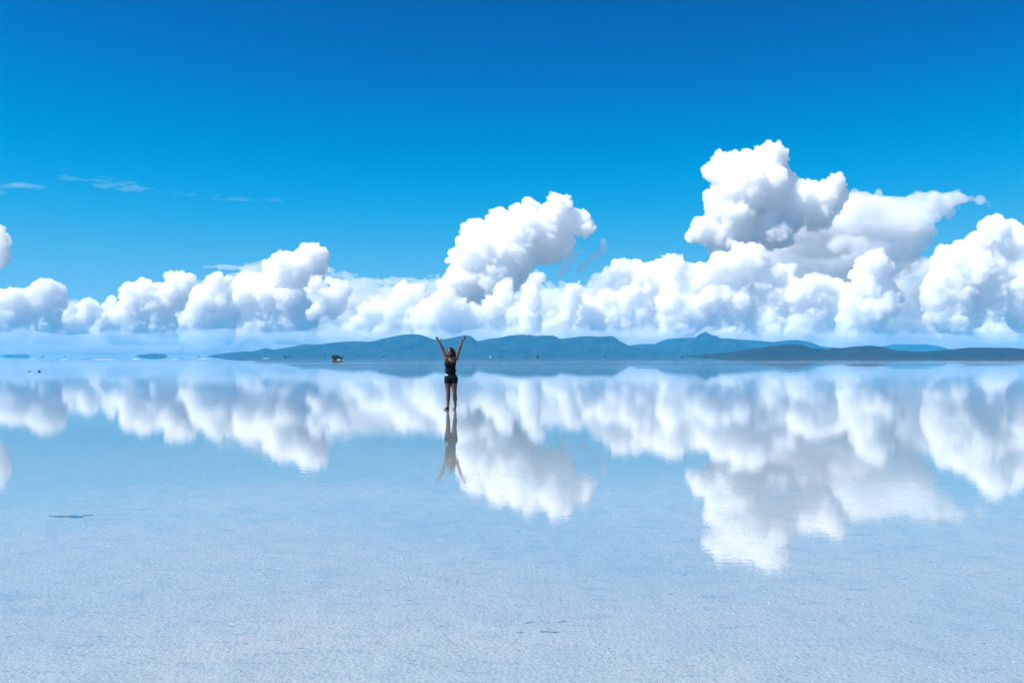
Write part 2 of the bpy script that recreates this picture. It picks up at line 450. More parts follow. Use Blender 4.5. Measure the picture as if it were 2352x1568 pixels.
cloud('cumulus_cloud', 'tallest white cumulus tower with a cauliflower head above the anvil', 62000, A([
  (600,170,92),(520,200,80),(310,185,66),(370,220,75),(690,235,78),(730,270,55),(450,330,130),(620,350,120),(330,400,80),(320,490,68),
  (165,625,50),(200,650,62),(290,640,90),(400,540,120),(540,480,110),(700,430,80),(850,380,62),(930,390,65),(1040,350,55),(1100,350,42),
  (960,440,85),(1060,430,70),(480,640,110),(620,600,110),(350,720,80),(760,540,90)], 0.95), seed=3)
cloud('anvil_cloud', 'long smooth anvil cloud stretching away from the tallest tower to a thin tip', 66000, A([
  (1180,470,170,85),(1420,470,200,88),(1680,458,200,76),(1850,432,140,50),(1950,426,100,34),(2040,452,90,20),(2110,466,60,9),(1780,500,120,60),
  (1060,600,230,130),(1350,610,260,130),(1560,600,170,105),(1640,690,130,80),(1300,760,300,100),(900,700,250,150),(1080,820,260,110),(720,640,170,140),
  (760,860,220,130),(1050,930,260,110),(1500,800,200,90),(640,960,180,120),(1330,900,220,100)]),
  seed=9, mat=MC_SOFT, levels=((0.22, 0.30),), noise=0.4, puffy=False, shrink=0.06, h=70, nscale=(1600, 1600, 600))
cloud('cumulus_cloud', 'bright soft puff lit in the middle of the anvil', 60000, A([(1150,725,110,55),(1080,740,70,38),(1240,735,70,40)]),
  seed=12, mat=MC_SOFT, levels=((0.45, 0.5), (0.22, 0.5)), noise=0.4, puffy=False, shrink=0.06, h=60)
cloud('cumulus_cloud', 'broad heap of cumulus at the foot of the tallest tower', 55000, A([
  (440,770,55),(400,860,115),(540,820,85),(300,850,95),(690,930,78),(600,950,105),(220,930,95),(120,1010,80),(50,950,60),(10,880,42),
  (400,1020,120),(760,1000,55),(280,1070,90),(520,1090,90),(660,1080,80),(120,1100,80),(20,1080,80)], 0.95), base=792, fill=True, seed=5)
cloud('cumulus_cloud', 'small ragged turret cloud between the two heaps below the anvil', 54000, A([
  (900,965,42),(890,1040,62),(800,1070,45),(850,1090,60),(1000,990,40),(1070,985,38),(960,1040,48)], 0.95), base=792, fill=True, seed=15, h=45)
cloud('cumulus_cloud', 'steep pointed cumulus standing below the tip of the anvil', 53000, A([
  (1335,795,46),(1345,860,62),(1290,940,78),(1400,1010,68),(1230,1030,75),(1180,1085,62),(1330,1090,85),(1410,1100,65),(1260,1130,70)], 0.95), base=792, fill=True, seed=17, h=45)
cloud('cumulus_cloud', 'wide cumulus bank running out of frame beyond the anvil tip', 54000, A([
  (2230,610,60),(2140,640,70),(2310,625,55),(2050,700,66),(2340,700,85),(2150,760,105),(1900,810,85),(1840,860,70),(1980,870,110),(2150,900,140),
  (2340,900,140),(1960,1000,85),(2100,1020,85),(2260,1050,85),(1790,1010,62),(1740,1040,50),(2340,1060,80),(2440,760,90),(2460,900,150),(2480,1040,110),(1880,1060,60)], 0.96),
  base=792, fill=True, seed=19)
cloud('cumulus_cloud', 'pale hazy cloud sheet behind the pointed cumulus', 70000, A([(1560,900,130,75),(1650,870,70,45),(1500,1000,170,70),(1680,1010,110,60)]),
  seed=21, mat=MC_SOFT, levels=((0.45, 0.5), (0.22, 0.5)), noise=0.5, puffy=False, shrink=0.06, h=75)
cloud('cumulus_cloud', 'leaning white cumulus with a lobed crest high above the hills', 60000, B([
  (840,180,64),(900,215,72),(780,235,70),(1090,240,74),(1000,275,78),(1200,300,66),(1290,280,42),(1270,325,50),(600,310,62),(640,375,82),(400,365,66),
  (330,470,74),(480,430,85),(800,380,140),(1000,400,120),(1100,420,80),(260,565,62),(350,600,120),(550,550,150),(750,540,140),(950,500,105),(1040,490,70),
  (225,625,38),(300,720,100),(400,800,125),(560,690,140),(740,640,105),(330,860,100),(450,900,110),(580,820,110),(680,740,100),(250,800,70)], 0.96), seed=23)
cloud('cumulus_cloud', 'low rolling cumulus row under the leaning cumulus', 54000, B([
  (690,790,36),(660,850,44),(200,930,66),(100,1010,66),(40,1030,58),(550,960,66),(610,1000,84),(450,1020,66),(300,1030,84),(780,1010,55),(740,1040,55),(180,1040,80)], 0.95),
  base=792, fill=True, seed=25, h=46)
cloud('cumulus_cloud', 'narrow white turret cloud just clear of the leaning cumulus', 53000, B([
  (905,765,32),(875,820,40),(860,880,44),(870,940,46)], 0.95), base=792, fill=True, seed=27, h=42)
cloud('cumulus_cloud', 'ragged column cloud rising between the leaning cumulus and the twin peaked heap', 56000, B([
  (1190,865,36),(1165,910,52),(1120,980,55),(1010,1030,45),(1100,1050,55),(860,1045,45),(930,1050,45)], 0.95), base=792, fill=True, seed=29, h=46)
cloud('cumulus_cloud', 'twin peaked white cumulus heap between the leaning cumulus and the tallest tower', 57000, B([
  (1550,655,44),(1530,690,40),(1680,700,58),(1745,720,64),(1900,660,58),(1960,670,54),(1830,720,74),(1950,745,74),(2015,780,55),(1700,820,90),(1850,850,110),
  (1960,880,95),(1620,900,74),(1500,930,56),(1420,915,44),(1300,960,46),(1550,990,74),(1750,970,92),(1380,1000,60),(1880,980,75)], 0.96), base=792, fill=True, seed=31)
cloud('cumulus_cloud', 'faint grey blue cloud patch beside the twin peaked heap', 68000, B([(1480,740,75,65),(1430,800,90,70),(1540,800,70,80)]), seed=33, mat=MC_SOFT, levels=((0.45, 0.5), (0.22, 0.5)), noise=0.5, puffy=False, shrink=0.06, h=75)
cloud('cumulus_cloud', 'large cumulus with one high domed head beside a thin streaked shelf', 61000, C_([
  (1080,190,54),(1040,225,62),(1120,235,46),(1060,300,84),(1100,300,64),(960,300,54),(900,310,58),(830,310,54),(880,380,84),(1000,380,95),(1100,390,56),(800,400,58),
  (600,480,105),(550,550,90),(700,500,95),(800,560,80),(680,620,88),(620,690,68),(760,680,88),(850,650,68),(840,750,60),(700,740,70),(1000,560,100),(1000,680,100)], 0.97),
  base=792, fill=True, seed=35)
cloud('shelf_cloud', 'thin pale shelf cloud streaking out to a point beside the domed cumulus', 64000, C_([
  (650,320,150,45),(520,322,120,26),(410,312,80,12),(340,318,60,6),(600,400,150,60)]), seed=37, mat=MC_SOFT, levels=((0.35, 0.35),), noise=0.45, puffy=False, shrink=0.06, h=60, nscale=(1800, 1800, 500))
cloud('cumulus_cloud', 'sloping cumulus shoulder under the streaked shelf', 58000, C_([
  (380,420,50),(430,450,55),(340,490,55),(420,520,65),(240,520,55),(195,560,45),(260,620,80),(180,660,46),(400,620,80),(330,690,80),(470,700,80),(250,720,70)], 0.97),
  base=792, fill=True, seed=39, h=48)
cloud('shelf_cloud', 'long smooth cloud shelf sloping from the domed cumulus to the leaning cumulus', 65000, C_([
  (1230,345,70,30),(1350,395,140,38),(1550,432,170,42),(1750,455,170,40),(1950,455,150,32),(2070,470,80,28),(2060,390,46,13),(1500,500,200,70),(1750,530,200,70),(2000,540,150,70),(1400,600,200,90),(1650,610,200,90)]),
  seed=41, mat=MC_SOFT, levels=((0.35, 0.35),), noise=0.5, puffy=False, shrink=0.06, h=70, nscale=(1800, 1800, 600))
cloud('cumulus_cloud', 'small bright cumulus clump against the upper end of the sloping shelf', 57000, C_([
  (1190,480,64),(1150,540,56),(1280,560,74),(1240,610,50),(1340,490,55),(1250,430,48),(1180,600,50),(1130,650,45),(1280,660,50)], 0.96), seed=43, h=46)
cloud('cumulus_cloud', 'tumbled cumulus pile at the lower end of the sloping shelf', 56000, C_([
  (1840,480,60),(1960,520,46),(1880,560,74),(1800,620,84),(1750,690,74),(1640,640,54),(1560,660,54),(1950,640,66),(2150,580,66),(2230,600,66),(2060,650,56),(1960,700,84),
  (2100,720,84),(2230,700,84),(1450,770,54),(1390,790,36),(1520,750,46),(1850,760,76),(2000,780,66),(1660,760,60)], 0.96), base=792, fill=True, seed=45, h=48)
cloud('cumulus_cloud', 'flat topped cumulus bank with a knobbly raised end over the open water', 63000, D_([
  (1260,460,45),(1200,470,48),(1295,485,40),(1160,495,48),(1220,535,64),(1080,510,54),(1000,515,54),(930,560,62),(1050,580,74),(1150,570,74),(1260,560,56),(780,605,50),(850,625,64),
  (740,640,44),(900,660,74),(780,700,56),(800,760,56),(1120,650,60),(1010,650,66),(900,740,70),(1000,740,70),(1100,740,70)], 0.97), base=792, fill=True, seed=47)
cloud('cumulus_cloud', 'small rounded cumulus between the flat topped bank and the jagged cumulus', 62000, D_([
  (610,650,46),(450,680,32),(420,715,36),(375,748,32),(620,700,46),(560,740,40),(480,760,40)], 0.97), base=792, fill=True, seed=49, h=46)
cloud('cumulus_cloud', 'jagged cumulus above the small far island', 60000, D_([
  (300,510,40),(350,525,40),(240,535,48),(280,590,70),(70,565,50),(130,585,50),(30,605,62),(100,650,80),(380,575,46),(200,640,56),(10,700,66),(-60,640,90),(120,740,70),(-60,740,80),(330,650,50)], 0.97),
  base=792, fill=True, seed=51)
cloud('cumulus_cloud', 'lone cumulus flank cut off by the edge over the far island', 48000, D_([(-50,190,80),(-22,255,60),(-55,330,70),(-18,215,50)], 0.92), seed=53, h=42)
rs = np.random.RandomState(77)
n_low = 0
for x in np.linspace(-40, 2400, 34):
    x += rs.uniform(-22, 22); y = rs.uniform(752, 777); r = rs.uniform(11, 22)
    bl = [(x + q * r * 0.9 + rs.uniform(-4, 4), y + rs.uniform(-5, 6) + abs(q) * 3, r * rs.uniform(0.55, 0.95), r * 0.55) for q in np.arange(-2, 2.1)]
    cloud('distant_cumulus', 'small low cumulus in the hazy row along the far horizon', 66000, bl, base=792, fill=True, seed=100 + n_low, levels=((0.45, 0.5), (0.22, 0.5)), h=60, mat=MC_SOFT, group='low cumulus row along the horizon', noise=0.4)
    n_low += 1
V = dict(mat=MC_VEIL, levels=((0.45, 0.5), (0.22, 0.5)), noise=0.6, puffy=False, shrink=0.06, h=95, nscale=(1600, 1600, 600), base=814)
def bank(label, seed, pts, step=55):
    """pts: the bank's upper outline"""
    rs = np.random.RandomState(seed); px_ = [p[0] for p in pts]; py_ = [p[1] for p in pts]; bl = []
    for x in np.arange(px_[0], px_[-1] + 1, step):
        top = np.interp(x, px_, py_) + rs.uniform(-8, 8)
        y = top + 26
        while y < 806:
            bl.append((x + rs.uniform(-20, 20), y, rs.uniform(50, 75), rs.uniform(24, 32))); y += 34
    cloud('cloud_bank', label, 72000, bl, seed=seed, **V)
bank('pale hazy cloud bank behind the jagged cumulus and the flat topped bank', 71, [(-80, 690), (120, 690), (230, 715), (330, 690), (440, 690)])
bank('pale hazy cloud bank behind the domed cumulus', 72, [(440, 680), (560, 650), (720, 650), (800, 670)])
bank('pale hazy cloud bank under the long sloping shelf', 73, [(800, 665), (940, 670), (1050, 665)])
bank('pale hazy cloud bank between the leaning cumulus and the twin peaked heap', 74, [(1050, 665), (1180, 655), (1290, 675), (1400, 660), (1560, 660)])
bank('pale hazy cloud bank below the anvil and the tallest tower', 75, [(1560, 640), (1700, 600), (1900, 620), (2080, 650)])
bank('pale hazy cloud bank behind the wide cumulus bank', 76, [(2080, 690), (2200, 680), (2460, 680)])
W = dict(mat=MC_WISP, levels=(), noise=0.35, puffy=False, shrink=0.06)
MC_MIST = cloud_mat('cloud_mist', 0.0014)
def mist(label, seed, x0, x1):
    rs = np.random.RandomState(seed); bl = []
    for x in np.arange(x0, x1, 38):
        bl.append((x + rs.uniform(-12, 12), 781 + rs.uniform(-9, 5), rs.uniform(44, 70), rs.uniform(12, 20)))
        bl.append((x + rs.uniform(-12, 12), 800 + rs.uniform(-3, 3), rs.uniform(44, 60), rs.uniform(14, 19)))
    cloud('mist_bank', label, 51800, bl, seed=seed, mat=MC_MIST, levels=((0.5, 0.5),), noise=0.3, puffy=False, shrink=0.0, h=62, nscale=(1500, 1500, 260), base=814.5, depth=0.15)
mist('low bright mist layer on the open horizon behind the islands', 81, -60, 470)
mist('low bright mist layer behind the tapering end of the range', 82, 470, 960)
mist('low bright mist layer behind the middle of the range', 83, 960, 1480)
mist('low bright mist layer behind the pointed summit', 84, 1480, 1950)
mist('low bright mist layer behind the scrub hills', 85, 1950, 2440)
FE = dict(mat=MC_FEATHER, levels=(), noise=0.10, puffy=False, blend=0.9, h=36, nscale=(300, 300, 500))
def chain(p, n, w0, w1):
    """a tapering string of puffs along a line of points"""
    out = []
    for k in range(n):
        t = k / (n - 1) * (len(p) - 1); a = min(int(t), len(p) - 2); f = t - a
        out.append((p[a][0] * (1 - f) + p[a + 1][0] * f, p[a][1] * (1 - f) + p[a + 1][1] * f, (w0 + (w1 - w0) * k / (n - 1)) * (0.75 + 0.25 * math.sin(k * 1.9))))
    return out
cloud('wisp_cloud', 'feathery slanting wisp nearest the leaning cumulus', 60000, B(chain([(1265, 542), (1190, 588), (1140, 640), (1080, 735)], 14, 20, 36)), seed=61, **FE)
cloud('wisp_cloud', 'feathery slanting wisp beside the first, with a hooked upper end', 61000, B(chain([(1412, 470), (1425, 535), (1350, 590), (1230, 695)], 16, 24, 32)), seed=62, **FE)
cloud('cirrus_cloud', 'thin cirrus plume tapering away above the lone cumulus flank', 42000, [(-30,438,55,9),(20,431,50,8),(60,431,34,5),(0,424,44,5),(88,432,20,3.5)], seed=63, h=30, nscale=(900, 900, 200), **W)
cloud('cirrus_cloud', 'faint cirrus streak high over the small far island', 46000, [(150,408,40,3.5),(190,412,46,6),(215,412,30,5),(260,425,50,7),(290,430,24,6),(235,418,46,5),(320,436,30,3.5)], seed=64, h=30, nscale=(900, 900, 200), **W)
cloud('cirrus_cloud', 'long faint cirrus thread trailing over the domed cumulus', 50000, [(390,446,50,3.5),(450,454,60,4),(520,460,60,4),(590,463,60,3.5),(350,442,40,3.5)], seed=65, h=30, nscale=(900, 900, 200), mat=MC_THREAD, levels=(), noise=0.3, puffy=False)

# ------------------------------------------------------------------ small things on the flat
def gpt(x, y):
    """photo position on the ground -> world X, Y"""
    D = CAM_Z * F / (y - HY)
    return (x - HX) / F * D, D

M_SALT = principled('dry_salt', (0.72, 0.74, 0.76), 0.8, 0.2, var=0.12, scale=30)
M_ROCK = principled('dark_stone', (0.035, 0.04, 0.05), 0.85, 0.3, var=0.4, scale=14)
M_BRINE = principled('brine_hole', (0.05, 0.19, 0.31), 0.5, 0.0, var=0.4, scale=25)
M_BRINE.node_tree.nodes['Principled BSDF'].inputs['Coat Weight'].default_value = 1.0
M_BRINE.node_tree.nodes['Principled BSDF'].inputs['Coat IOR'].default_value = 1.38
M_BRINE.node_tree.nodes['Principled BSDF'].inputs['Coat Roughness'].default_value = 0.01

M_HOLLOW = principled('brine_hollow', (0.21, 0.30, 0.375), 0.5, 0.0, var=0.35, scale=40)
for k_, v_ in (('Coat Weight', 1.0), ('Coat IOR', 1.38), ('Coat Roughness', 0.01)): M_HOLLOW.node_tree.nodes['Principled BSDF'].inputs[k_].default_value = v_
def brine_hole(label, x, y, w, d, seed, rot=0.0):
    rs = np.random.RandomState(seed); X, Y = gpt(x, y); n = 40
    a = np.linspace(0, 2 * np.pi, n, endpoint=False)
    r = 1 + 0.28 * np.sin(2 * a + rs.rand() * 6) * 0.5 + 0.22 * np.sin(3 * a + rs.rand() * 6) + 0.15 * np.sin(5 * a + rs.rand() * 6) + 0.08 * rs.normal(size=n)
    v = [(0.0, 0.0, 0.0015)]
    for q in (0.6, 1.0):
        v += [(q * w / 2 * rr_ * math.cos(t), q * d / 2 * rr_ * math.sin(t), 0.0015 if q < 1 else 0.0008) for t, rr_ in zip(a, r)]
    f = [(0, 1 + i, 1 + (i + 1) % n) for i in range(n)] + [(1 + i, 1 + n + i, 1 + n + (i + 1) % n, 1 + (i + 1) % n) for i in range(n)]
    me = bpy.data.meshes.new('brine_hole'); me.from_pydata(v, [], f); me.update()
    o = link('brine_hole', me, M_BRINE if seed < 3 else M_HOLLOW); o.location = (X, Y, 0.003); o.rotation_euler[2] = rot
    tag(o, label, kind='structure')
brine_hole('long dark teal brine hole in the salt crust', 160, 1185.5, 0.27, 0.11, 1)
brine_hole('short dark teal brine hole beside the long one', 202, 1183, 0.10, 0.045, 2)
brine_hole('dim blue brine hollow in the foreground crust', 1262, 1450, 0.10, 0.025, 3)
brine_hole('slanting blue crack in the foreground crust', 1290, 1427, 0.05, 0.012, 5, 0.3)
brine_hole('slanting blue crack beside the dim hollow', 1215, 1429, 0.06, 0.010, 6, 0.25)

def lump(name, label, cat, X, Y, sx, sy, sz, seed, mat, group=None):
    """an uneven stone or ridge, flat underneath"""
    bm = bmesh.new(); bmesh.ops.create_icosphere(bm, subdivisions=3, radius=1.0)
    co = np.array([v.co[:] for v in bm.verts])
    nn = 0.22 * vnoise(co * 1.7 + seed) + 0.10 * vnoise(co * 4.1 + seed)
    for v, q in zip(bm.verts, nn):
        c = v.co * (1 + q)
        v.co = (c.x * sx, c.y * sy, max(c.z, -0.12) * sz)
    me = bpy.data.meshes.new(name); bm.to_mesh(me); bm.free()
    o = link(name, me, mat); o.location = (X, Y, 0.0)
    return tag(o, label, cat, group)
X, Y = gpt(68, 853); lump('stone', 'flat dark stone lying in the shallow water', 'stone', X, Y, 0.20, 0.12, 0.055, 1.3, M_ROCK)
X, Y = gpt(90, 853.5); lump('stone', 'rounded dark stone humped out of the shallow water', 'stone', X, Y, 0.125, 0.1, 0.13, 4.7, M_ROCK)
for k, xx in enumerate((1612, 1616)):  # plain lumps standing in for two tiny birds
    X, Y = gpt(xx, 840); lump('stone', 'tiny dark lump for one of two birds below the pointed summit', 'stone', X, Y, 0.06, 0.05, 0.13, 7 + k, M_ROCK, 'pair of tiny lumps')
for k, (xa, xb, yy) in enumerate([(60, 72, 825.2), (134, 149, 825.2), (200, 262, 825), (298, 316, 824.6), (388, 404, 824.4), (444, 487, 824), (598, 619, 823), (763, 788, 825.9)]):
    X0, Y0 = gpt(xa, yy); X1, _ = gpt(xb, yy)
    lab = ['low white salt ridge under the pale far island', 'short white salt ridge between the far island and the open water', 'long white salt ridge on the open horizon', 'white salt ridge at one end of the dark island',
           'white salt ridge at the seaward end of the dark island', 'white salt ridge off the tapering point of the range', 'white salt ridge below the first hill of the range', 'white ridge added as the strip of mirage light under the parked truck'][k]  # last ridge is added as the bright mirage strip beneath the truck
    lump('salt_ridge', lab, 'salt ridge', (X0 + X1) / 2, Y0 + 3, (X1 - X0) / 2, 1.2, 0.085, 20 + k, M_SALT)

# loose salt crystals standing out of the film
rs = np.random.RandomState(5); NC = 26000
yy = rs.rand(NC) ** 0.8 * 38 + 3.2; xx = (rs.rand(NC) - 0.5) * 1.12 * yy
cl = vnoise2(xx * 0.9, yy * 0.9) + 0.5 * vnoise2(xx * 3, yy * 3)
keep = cl > -0.15; xx = xx[keep]; yy = yy[keep]; n = len(xx)
sz = 0.0011 + 0.0034 * rs.rand(n) ** 4; an = rs.rand(n) * 6.283
V = np.zeros((n, 4, 3))
for k in range(3):
    V[:, k, 0] = xx + sz * np.cos(an + k * 2.094); V[:, k, 1] = yy + sz * np.sin(an + k * 2.094); V[:, k, 2] = -0.0005
V[:, 3, 0] = xx + sz * 0.3 * rs.normal(size=n); V[:, 3, 1] = yy + sz * 0.3 * rs.normal(size=n); V[:, 3, 2] = sz * rs.uniform(0.5, 1.1, n)
b0 = np.arange(n)[:, None] * 4
Q = np.concatenate([b0 + np.array([[0, 1, 3]]), b0 + np.array([[1, 2, 3]]), b0 + np.array([[2, 0, 3]])])
tag(link('salt_crystals', mesh_np('salt_crystals', V.reshape(-1, 3), Q, False), M_SALT), 'scattered salt crystals glinting on the wet crust', kind='stuff')

# ------------------------------------------------------------------ off-road vehicle
M_PAINT = principled('dark_paint', (0.012, 0.014, 0.02), 0.35, 0.5, **{'Coat Weight': 0.5})
M_GLASS = principled('vehicle_glass', (0.01, 0.013, 0.016), 0.06, 0.5)
M_RUBBER = principled('rubber', (0.012, 0.012, 0.012), 0.85, 0.3)
M_STEEL = principled('steel', (0.25, 0.25, 0.26), 0.4, 0.5, 0.8)
M_CANVAS = principled('canvas_load', (0.05, 0.04, 0.04), 0.9, 0.2, var=0.3, scale=6)
M_LAMP = principled('lamp_glass', (0.6, 0.6, 0.58), 0.15, 0.5)
M_REDLAMP = principled('tail_lamp', (0.3, 0.02, 0.02), 0.2, 0.5)

def loft(sections, mat, name, parent, bevel=0.0):
    """sections: list of (z, x0, x1, half width)"""
    bm = bmesh.new(); rings = []
    for z, x0, x1, w in sections:
        rings.append([bm.verts.new(p) for p in ((x0, -w, z), (x1, -w, z), (x1, w, z), (x0, w, z))])
    for a, b in zip(rings, rings[1:]):
        for i in range(4): bm.faces.new((a[i], a[(i + 1) % 4], b[(i + 1) % 4], b[i]))
    bm.faces.new(rings[0][::-1]); bm.faces.new(rings[-1])
    if bevel: bmesh.ops.bevel(bm, geom=list(bm.edges), offset=bevel, segments=2, affect='EDGES', profile=0.6)
    me = bpy.data.meshes.new(name); bm.to_mesh(me); bm.free()
    return link(name, me, mat, parent)
def box(name, mat, parent, c, s, bevel=0.0, rot=None):
    bm = bmesh.new(); bmesh.ops.create_cube(bm, size=1.0)
    for v in bm.verts: v.co = (v.co.x * s[0], v.co.y * s[1], v.co.z * s[2])
    if bevel: bmesh.ops.bevel(bm, geom=list(bm.edges), offset=bevel, segments=2, affect='EDGES')
    me = bpy.data.meshes.new(name); bm.to_mesh(me); bm.free()
    o = link(name, me, mat, parent); o.location = c
    if rot: o.rotation_euler = rot
    return o
def poly(name, mat, parent, pts, th):
    """flat pane: outline extruded a little along its normal"""
    bm = bmesh.new(); vs = [bm.verts.new(p) for p in pts]; f = bm.faces.new(vs); bm.normal_update()
    r = bmesh.ops.extrude_face_region(bm, geom=[f]); nv = [g for g in r['geom'] if isinstance(g, bmesh.types.BMVert)]
    bmesh.ops.translate(bm, verts=nv, vec=f.normal * th)
    me = bpy.data.meshes.new(name); bm.to_mesh(me); bm.free()
    return link(name, me, mat, parent)
def disc(name, mat, parent, c, r, w, prof):
    """lathe about the y axis; prof: (radius factor, width factor)"""
    n = 28; V = []; 
    for pr, pw in prof: V += [(r * pr * math.cos(2 * math.pi * i / n), w * pw, r * pr * math.sin(2 * math.pi * i / n)) for i in range(n)]
    Fc = []
    for k in range(len(prof) - 1):
        for i in range(n): Fc.append((k * n + i, k * n + (i + 1) % n, (k + 1) * n + (i + 1) % n, (k + 1) * n + i))
    me = bpy.data.meshes.new(name); me.from_pydata(V, [], Fc + [tuple(range(n))[::-1], tuple(range((len(prof) - 1) * n, len(prof) * n))]); me.update()
    o = link(name, me, mat, parent); o.location = c
    return o

def off_roader(loc, rz):
    t = bpy.data.objects.new('off_road_vehicle', None); COL.objects.link(t); t.location = loc; t.rotation_euler[2] = rz
    tag(t, 'dark off road truck with a loaded roof rack, parked far out on the flat', 'vehicle')
    # lower body with wheel arches cut from its side outline
    out = [(-2.25, 0.50), (-2.28, 0.95), (-2.22, 1.12), (0.95, 1.14), (1.95, 1.04), (2.22, 0.95), (2.28, 0.62), (2.20, 0.46), (1.92, 0.46)]
    for k in range(9): a = math.pi * k / 8; out.append((1.42 + 0.46 * math.cos(a), 0.46 + 0.44 * math.sin(a)))
    out += [(0.90, 0.42), (-0.86, 0.42)]
    for k in range(9): a = math.pi * k / 8; out.append((-1.36 + 0.46 * math.cos(a), 0.46 + 0.44 * math.sin(a)))
    out.append((-1.9, 0.48))
    bm = bmesh.new(); a = [bm.verts.new((x, -0.90, z)) for x, z in out]; b = [bm.verts.new((x, 0.90, z)) for x, z in out]
    for i in range(len(out)): j = (i + 1) % len(out); bm.faces.new((a[i], b[i], b[j], a[j]))
    bm.faces.new(a); bm.faces.new(b[::-1]); bmesh.ops.recalc_face_normals(bm, faces=bm.faces)
    me = bpy.data.meshes.new('body'); bm.to_mesh(me); bm.free(); body = link('body', me, M_PAINT, t)
    loft([(1.12, -2.20, 0.98, 0.86), (1.30, -2.16, 0.78, 0.85), (1.78, -2.02, 0.22, 0.74), (1.84, -1.94, 0.12, 0.70)], M_PAINT, 'cabin', t, 0.03)
    for s in (-1, 1):
        q = lambda x, z: (x, s * (0.865 - 0.21 * (z - 1.14) / 0.66 * 0.85 + 0.004), z)
        for xs_ in (((-2.02, 1.24), (-1.30, 1.24), (-1.30, 1.70), (-1.92, 1.70)), ((-1.22, 1.24), (-0.38, 1.24), (-0.38, 1.70), (-1.22, 1.70)), ((-0.30, 1.24), (0.66, 1.24), (0.22, 1.70), (-0.30, 1.70))):
            pts = [q(*p) for p in xs_]
            poly('window', M_GLASS, t, pts if s < 0 else pts[::-1], 0.012)
        for x0, x1 in ((-1.26, -0.36), (-0.32, 0.72)):
            d = box('door', M_PAINT, t, ((x0 + x1) / 2, s * 0.905, 0.84), (x1 - x0, 0.016, 0.52), 0.006)
            box('handle', M_STEEL, d, (-(x1 - x0) * 0.35, s * 0.016, 0.17), (0.14, 0.025, 0.03), 0.004)
        for x in (-1.36, 1.42):
            w_ = bpy.data.objects.new('wheel', None); COL.objects.link(w_); w_.parent = t; w_.location = (x, s * 0.78, 0.40)
            disc('tyre', M_RUBBER, w_, (0, 0, 0), 0.40, 0.13, [(0.62, -1), (0.92, -1), (1.0, -0.75), (1.0, 0.75), (0.92, 1), (0.62, 1)])
            disc('rim', M_STEEL, w_, (0, s * 0.02, 0), 0.25, 0.12, [(0.3, -0.9), (0.95, -0.7), (1.0, 0), (0.95, 0.85), (0.3, 0.9)])
        box('headlight', M_LAMP, t, (2.262, s * 0.66, 0.84), (0.05, 0.30, 0.15), 0.02)
        box('tail_light', M_REDLAMP, t, (-2.275, s * 0.78, 0.92), (0.04, 0.12, 0.26), 0.01)
        box('mirror', M_PAINT, t, (0.62, s * 0.98, 1.25), (0.10, 0.18, 0.16), 0.02)
        box('running_board', M_RUBBER, t, (0.02, s * 0.94, 0.38), (1.7, 0.16, 0.05), 0.01)
    poly('windscreen', M_GLASS, t, [(0.885, -0.70, 1.24), (0.885, 0.70, 1.24), (0.345, 0.60, 1.72), (0.345, -0.60, 1.72)], 0.012)
    poly('rear_window', M_GLASS, t, [(-2.175, 0.66, 1.30), (-2.175, -0.66, 1.30), (-2.05, -0.58, 1.70), (-2.05, 0.58, 1.70)], 0.012)
    box('front_bumper', M_STEEL, t, (2.30, 0, 0.56), (0.14, 1.72, 0.18), 0.04)
    box('rear_bumper', M_STEEL, t, (-2.32, 0, 0.58), (0.12, 1.72, 0.16), 0.04)
    box('grille', M_RUBBER, t, (2.255, 0, 0.84), (0.05, 0.92, 0.20), 0.01)
    rk = box('roof_rack', M_STEEL, t, (-0.92, 0, 1.92), (1.9, 1.3, 0.04), 0.01)
    for x in (-0.9, 0.0, 0.9):
        for s in (-1, 1): box('bracket', M_STEEL, rk, (x, s * 0.6, -0.06), (0.05, 0.05, 0.10))
    lump('roof_load', None, None, -0.72, 0, 0.62, 0.5, 0.20, 3.3, M_CANVAS).parent = t
    t.children[-1].location = (-0.62, 0, 1.95)
    return t
XV = (776 - HX) / F * 400
off_roader((XV, 400, 0), R(-3))

def far_vehicle_mesh(kind):
    bm = bmesh.new()
    prof = {0: [(-2.2, .35), (-2.2, 1.05), (-2.0, 1.85), (0.3, 1.85), (0.85, 1.15), (2.0, 1.05), (2.2, .7), (2.15, .35)],
            1: [(-2.4, .35), (-2.4, 1.1), (-2.35, 2.0), (1.2, 2.0), (1.9, 1.25), (2.4, 1.1), (2.4, .35)],
            2: [(-2.3, .4), (-2.3, 1.1), (-.5, 1.1), (-.4, 1.75), (.6, 1.75), (1.0, 1.15), (2.2, 1.0), (2.3, .4)]}[kind]
    a = [bm.verts.new((x, -.85, z)) for x, z in prof]; b = [bm.verts.new((x, .85, z)) for x, z in prof]
    for i in range(len(prof)): j = (i + 1) % len(prof); bm.faces.new((a[i], b[i], b[j], a[j]))
    bm.faces.new(a); bm.faces.new(b[::-1])
    for x in (-1.35, 1.35):
        for s in (-1, 1):
            r = bmesh.ops.create_cone(bm, cap_ends=True, segments=16, radius1=.38, radius2=.38, depth=.24)
            for v in r['verts']: v.co = (v.co.x + x, v.co.z + s * .8, v.co.y + .38)
    bmesh.ops.recalc_face_normals(bm, faces=bm.faces)
    me = bpy.data.meshes.new('distant_vehicle'); bm.to_mesh(me); bm.free(); return me
FM = [far_vehicle_mesh(k) for k in range(3)]
M_WHITEPAINT = principled('white_paint', (0.75, 0.75, 0.74), 0.4, 0.5)
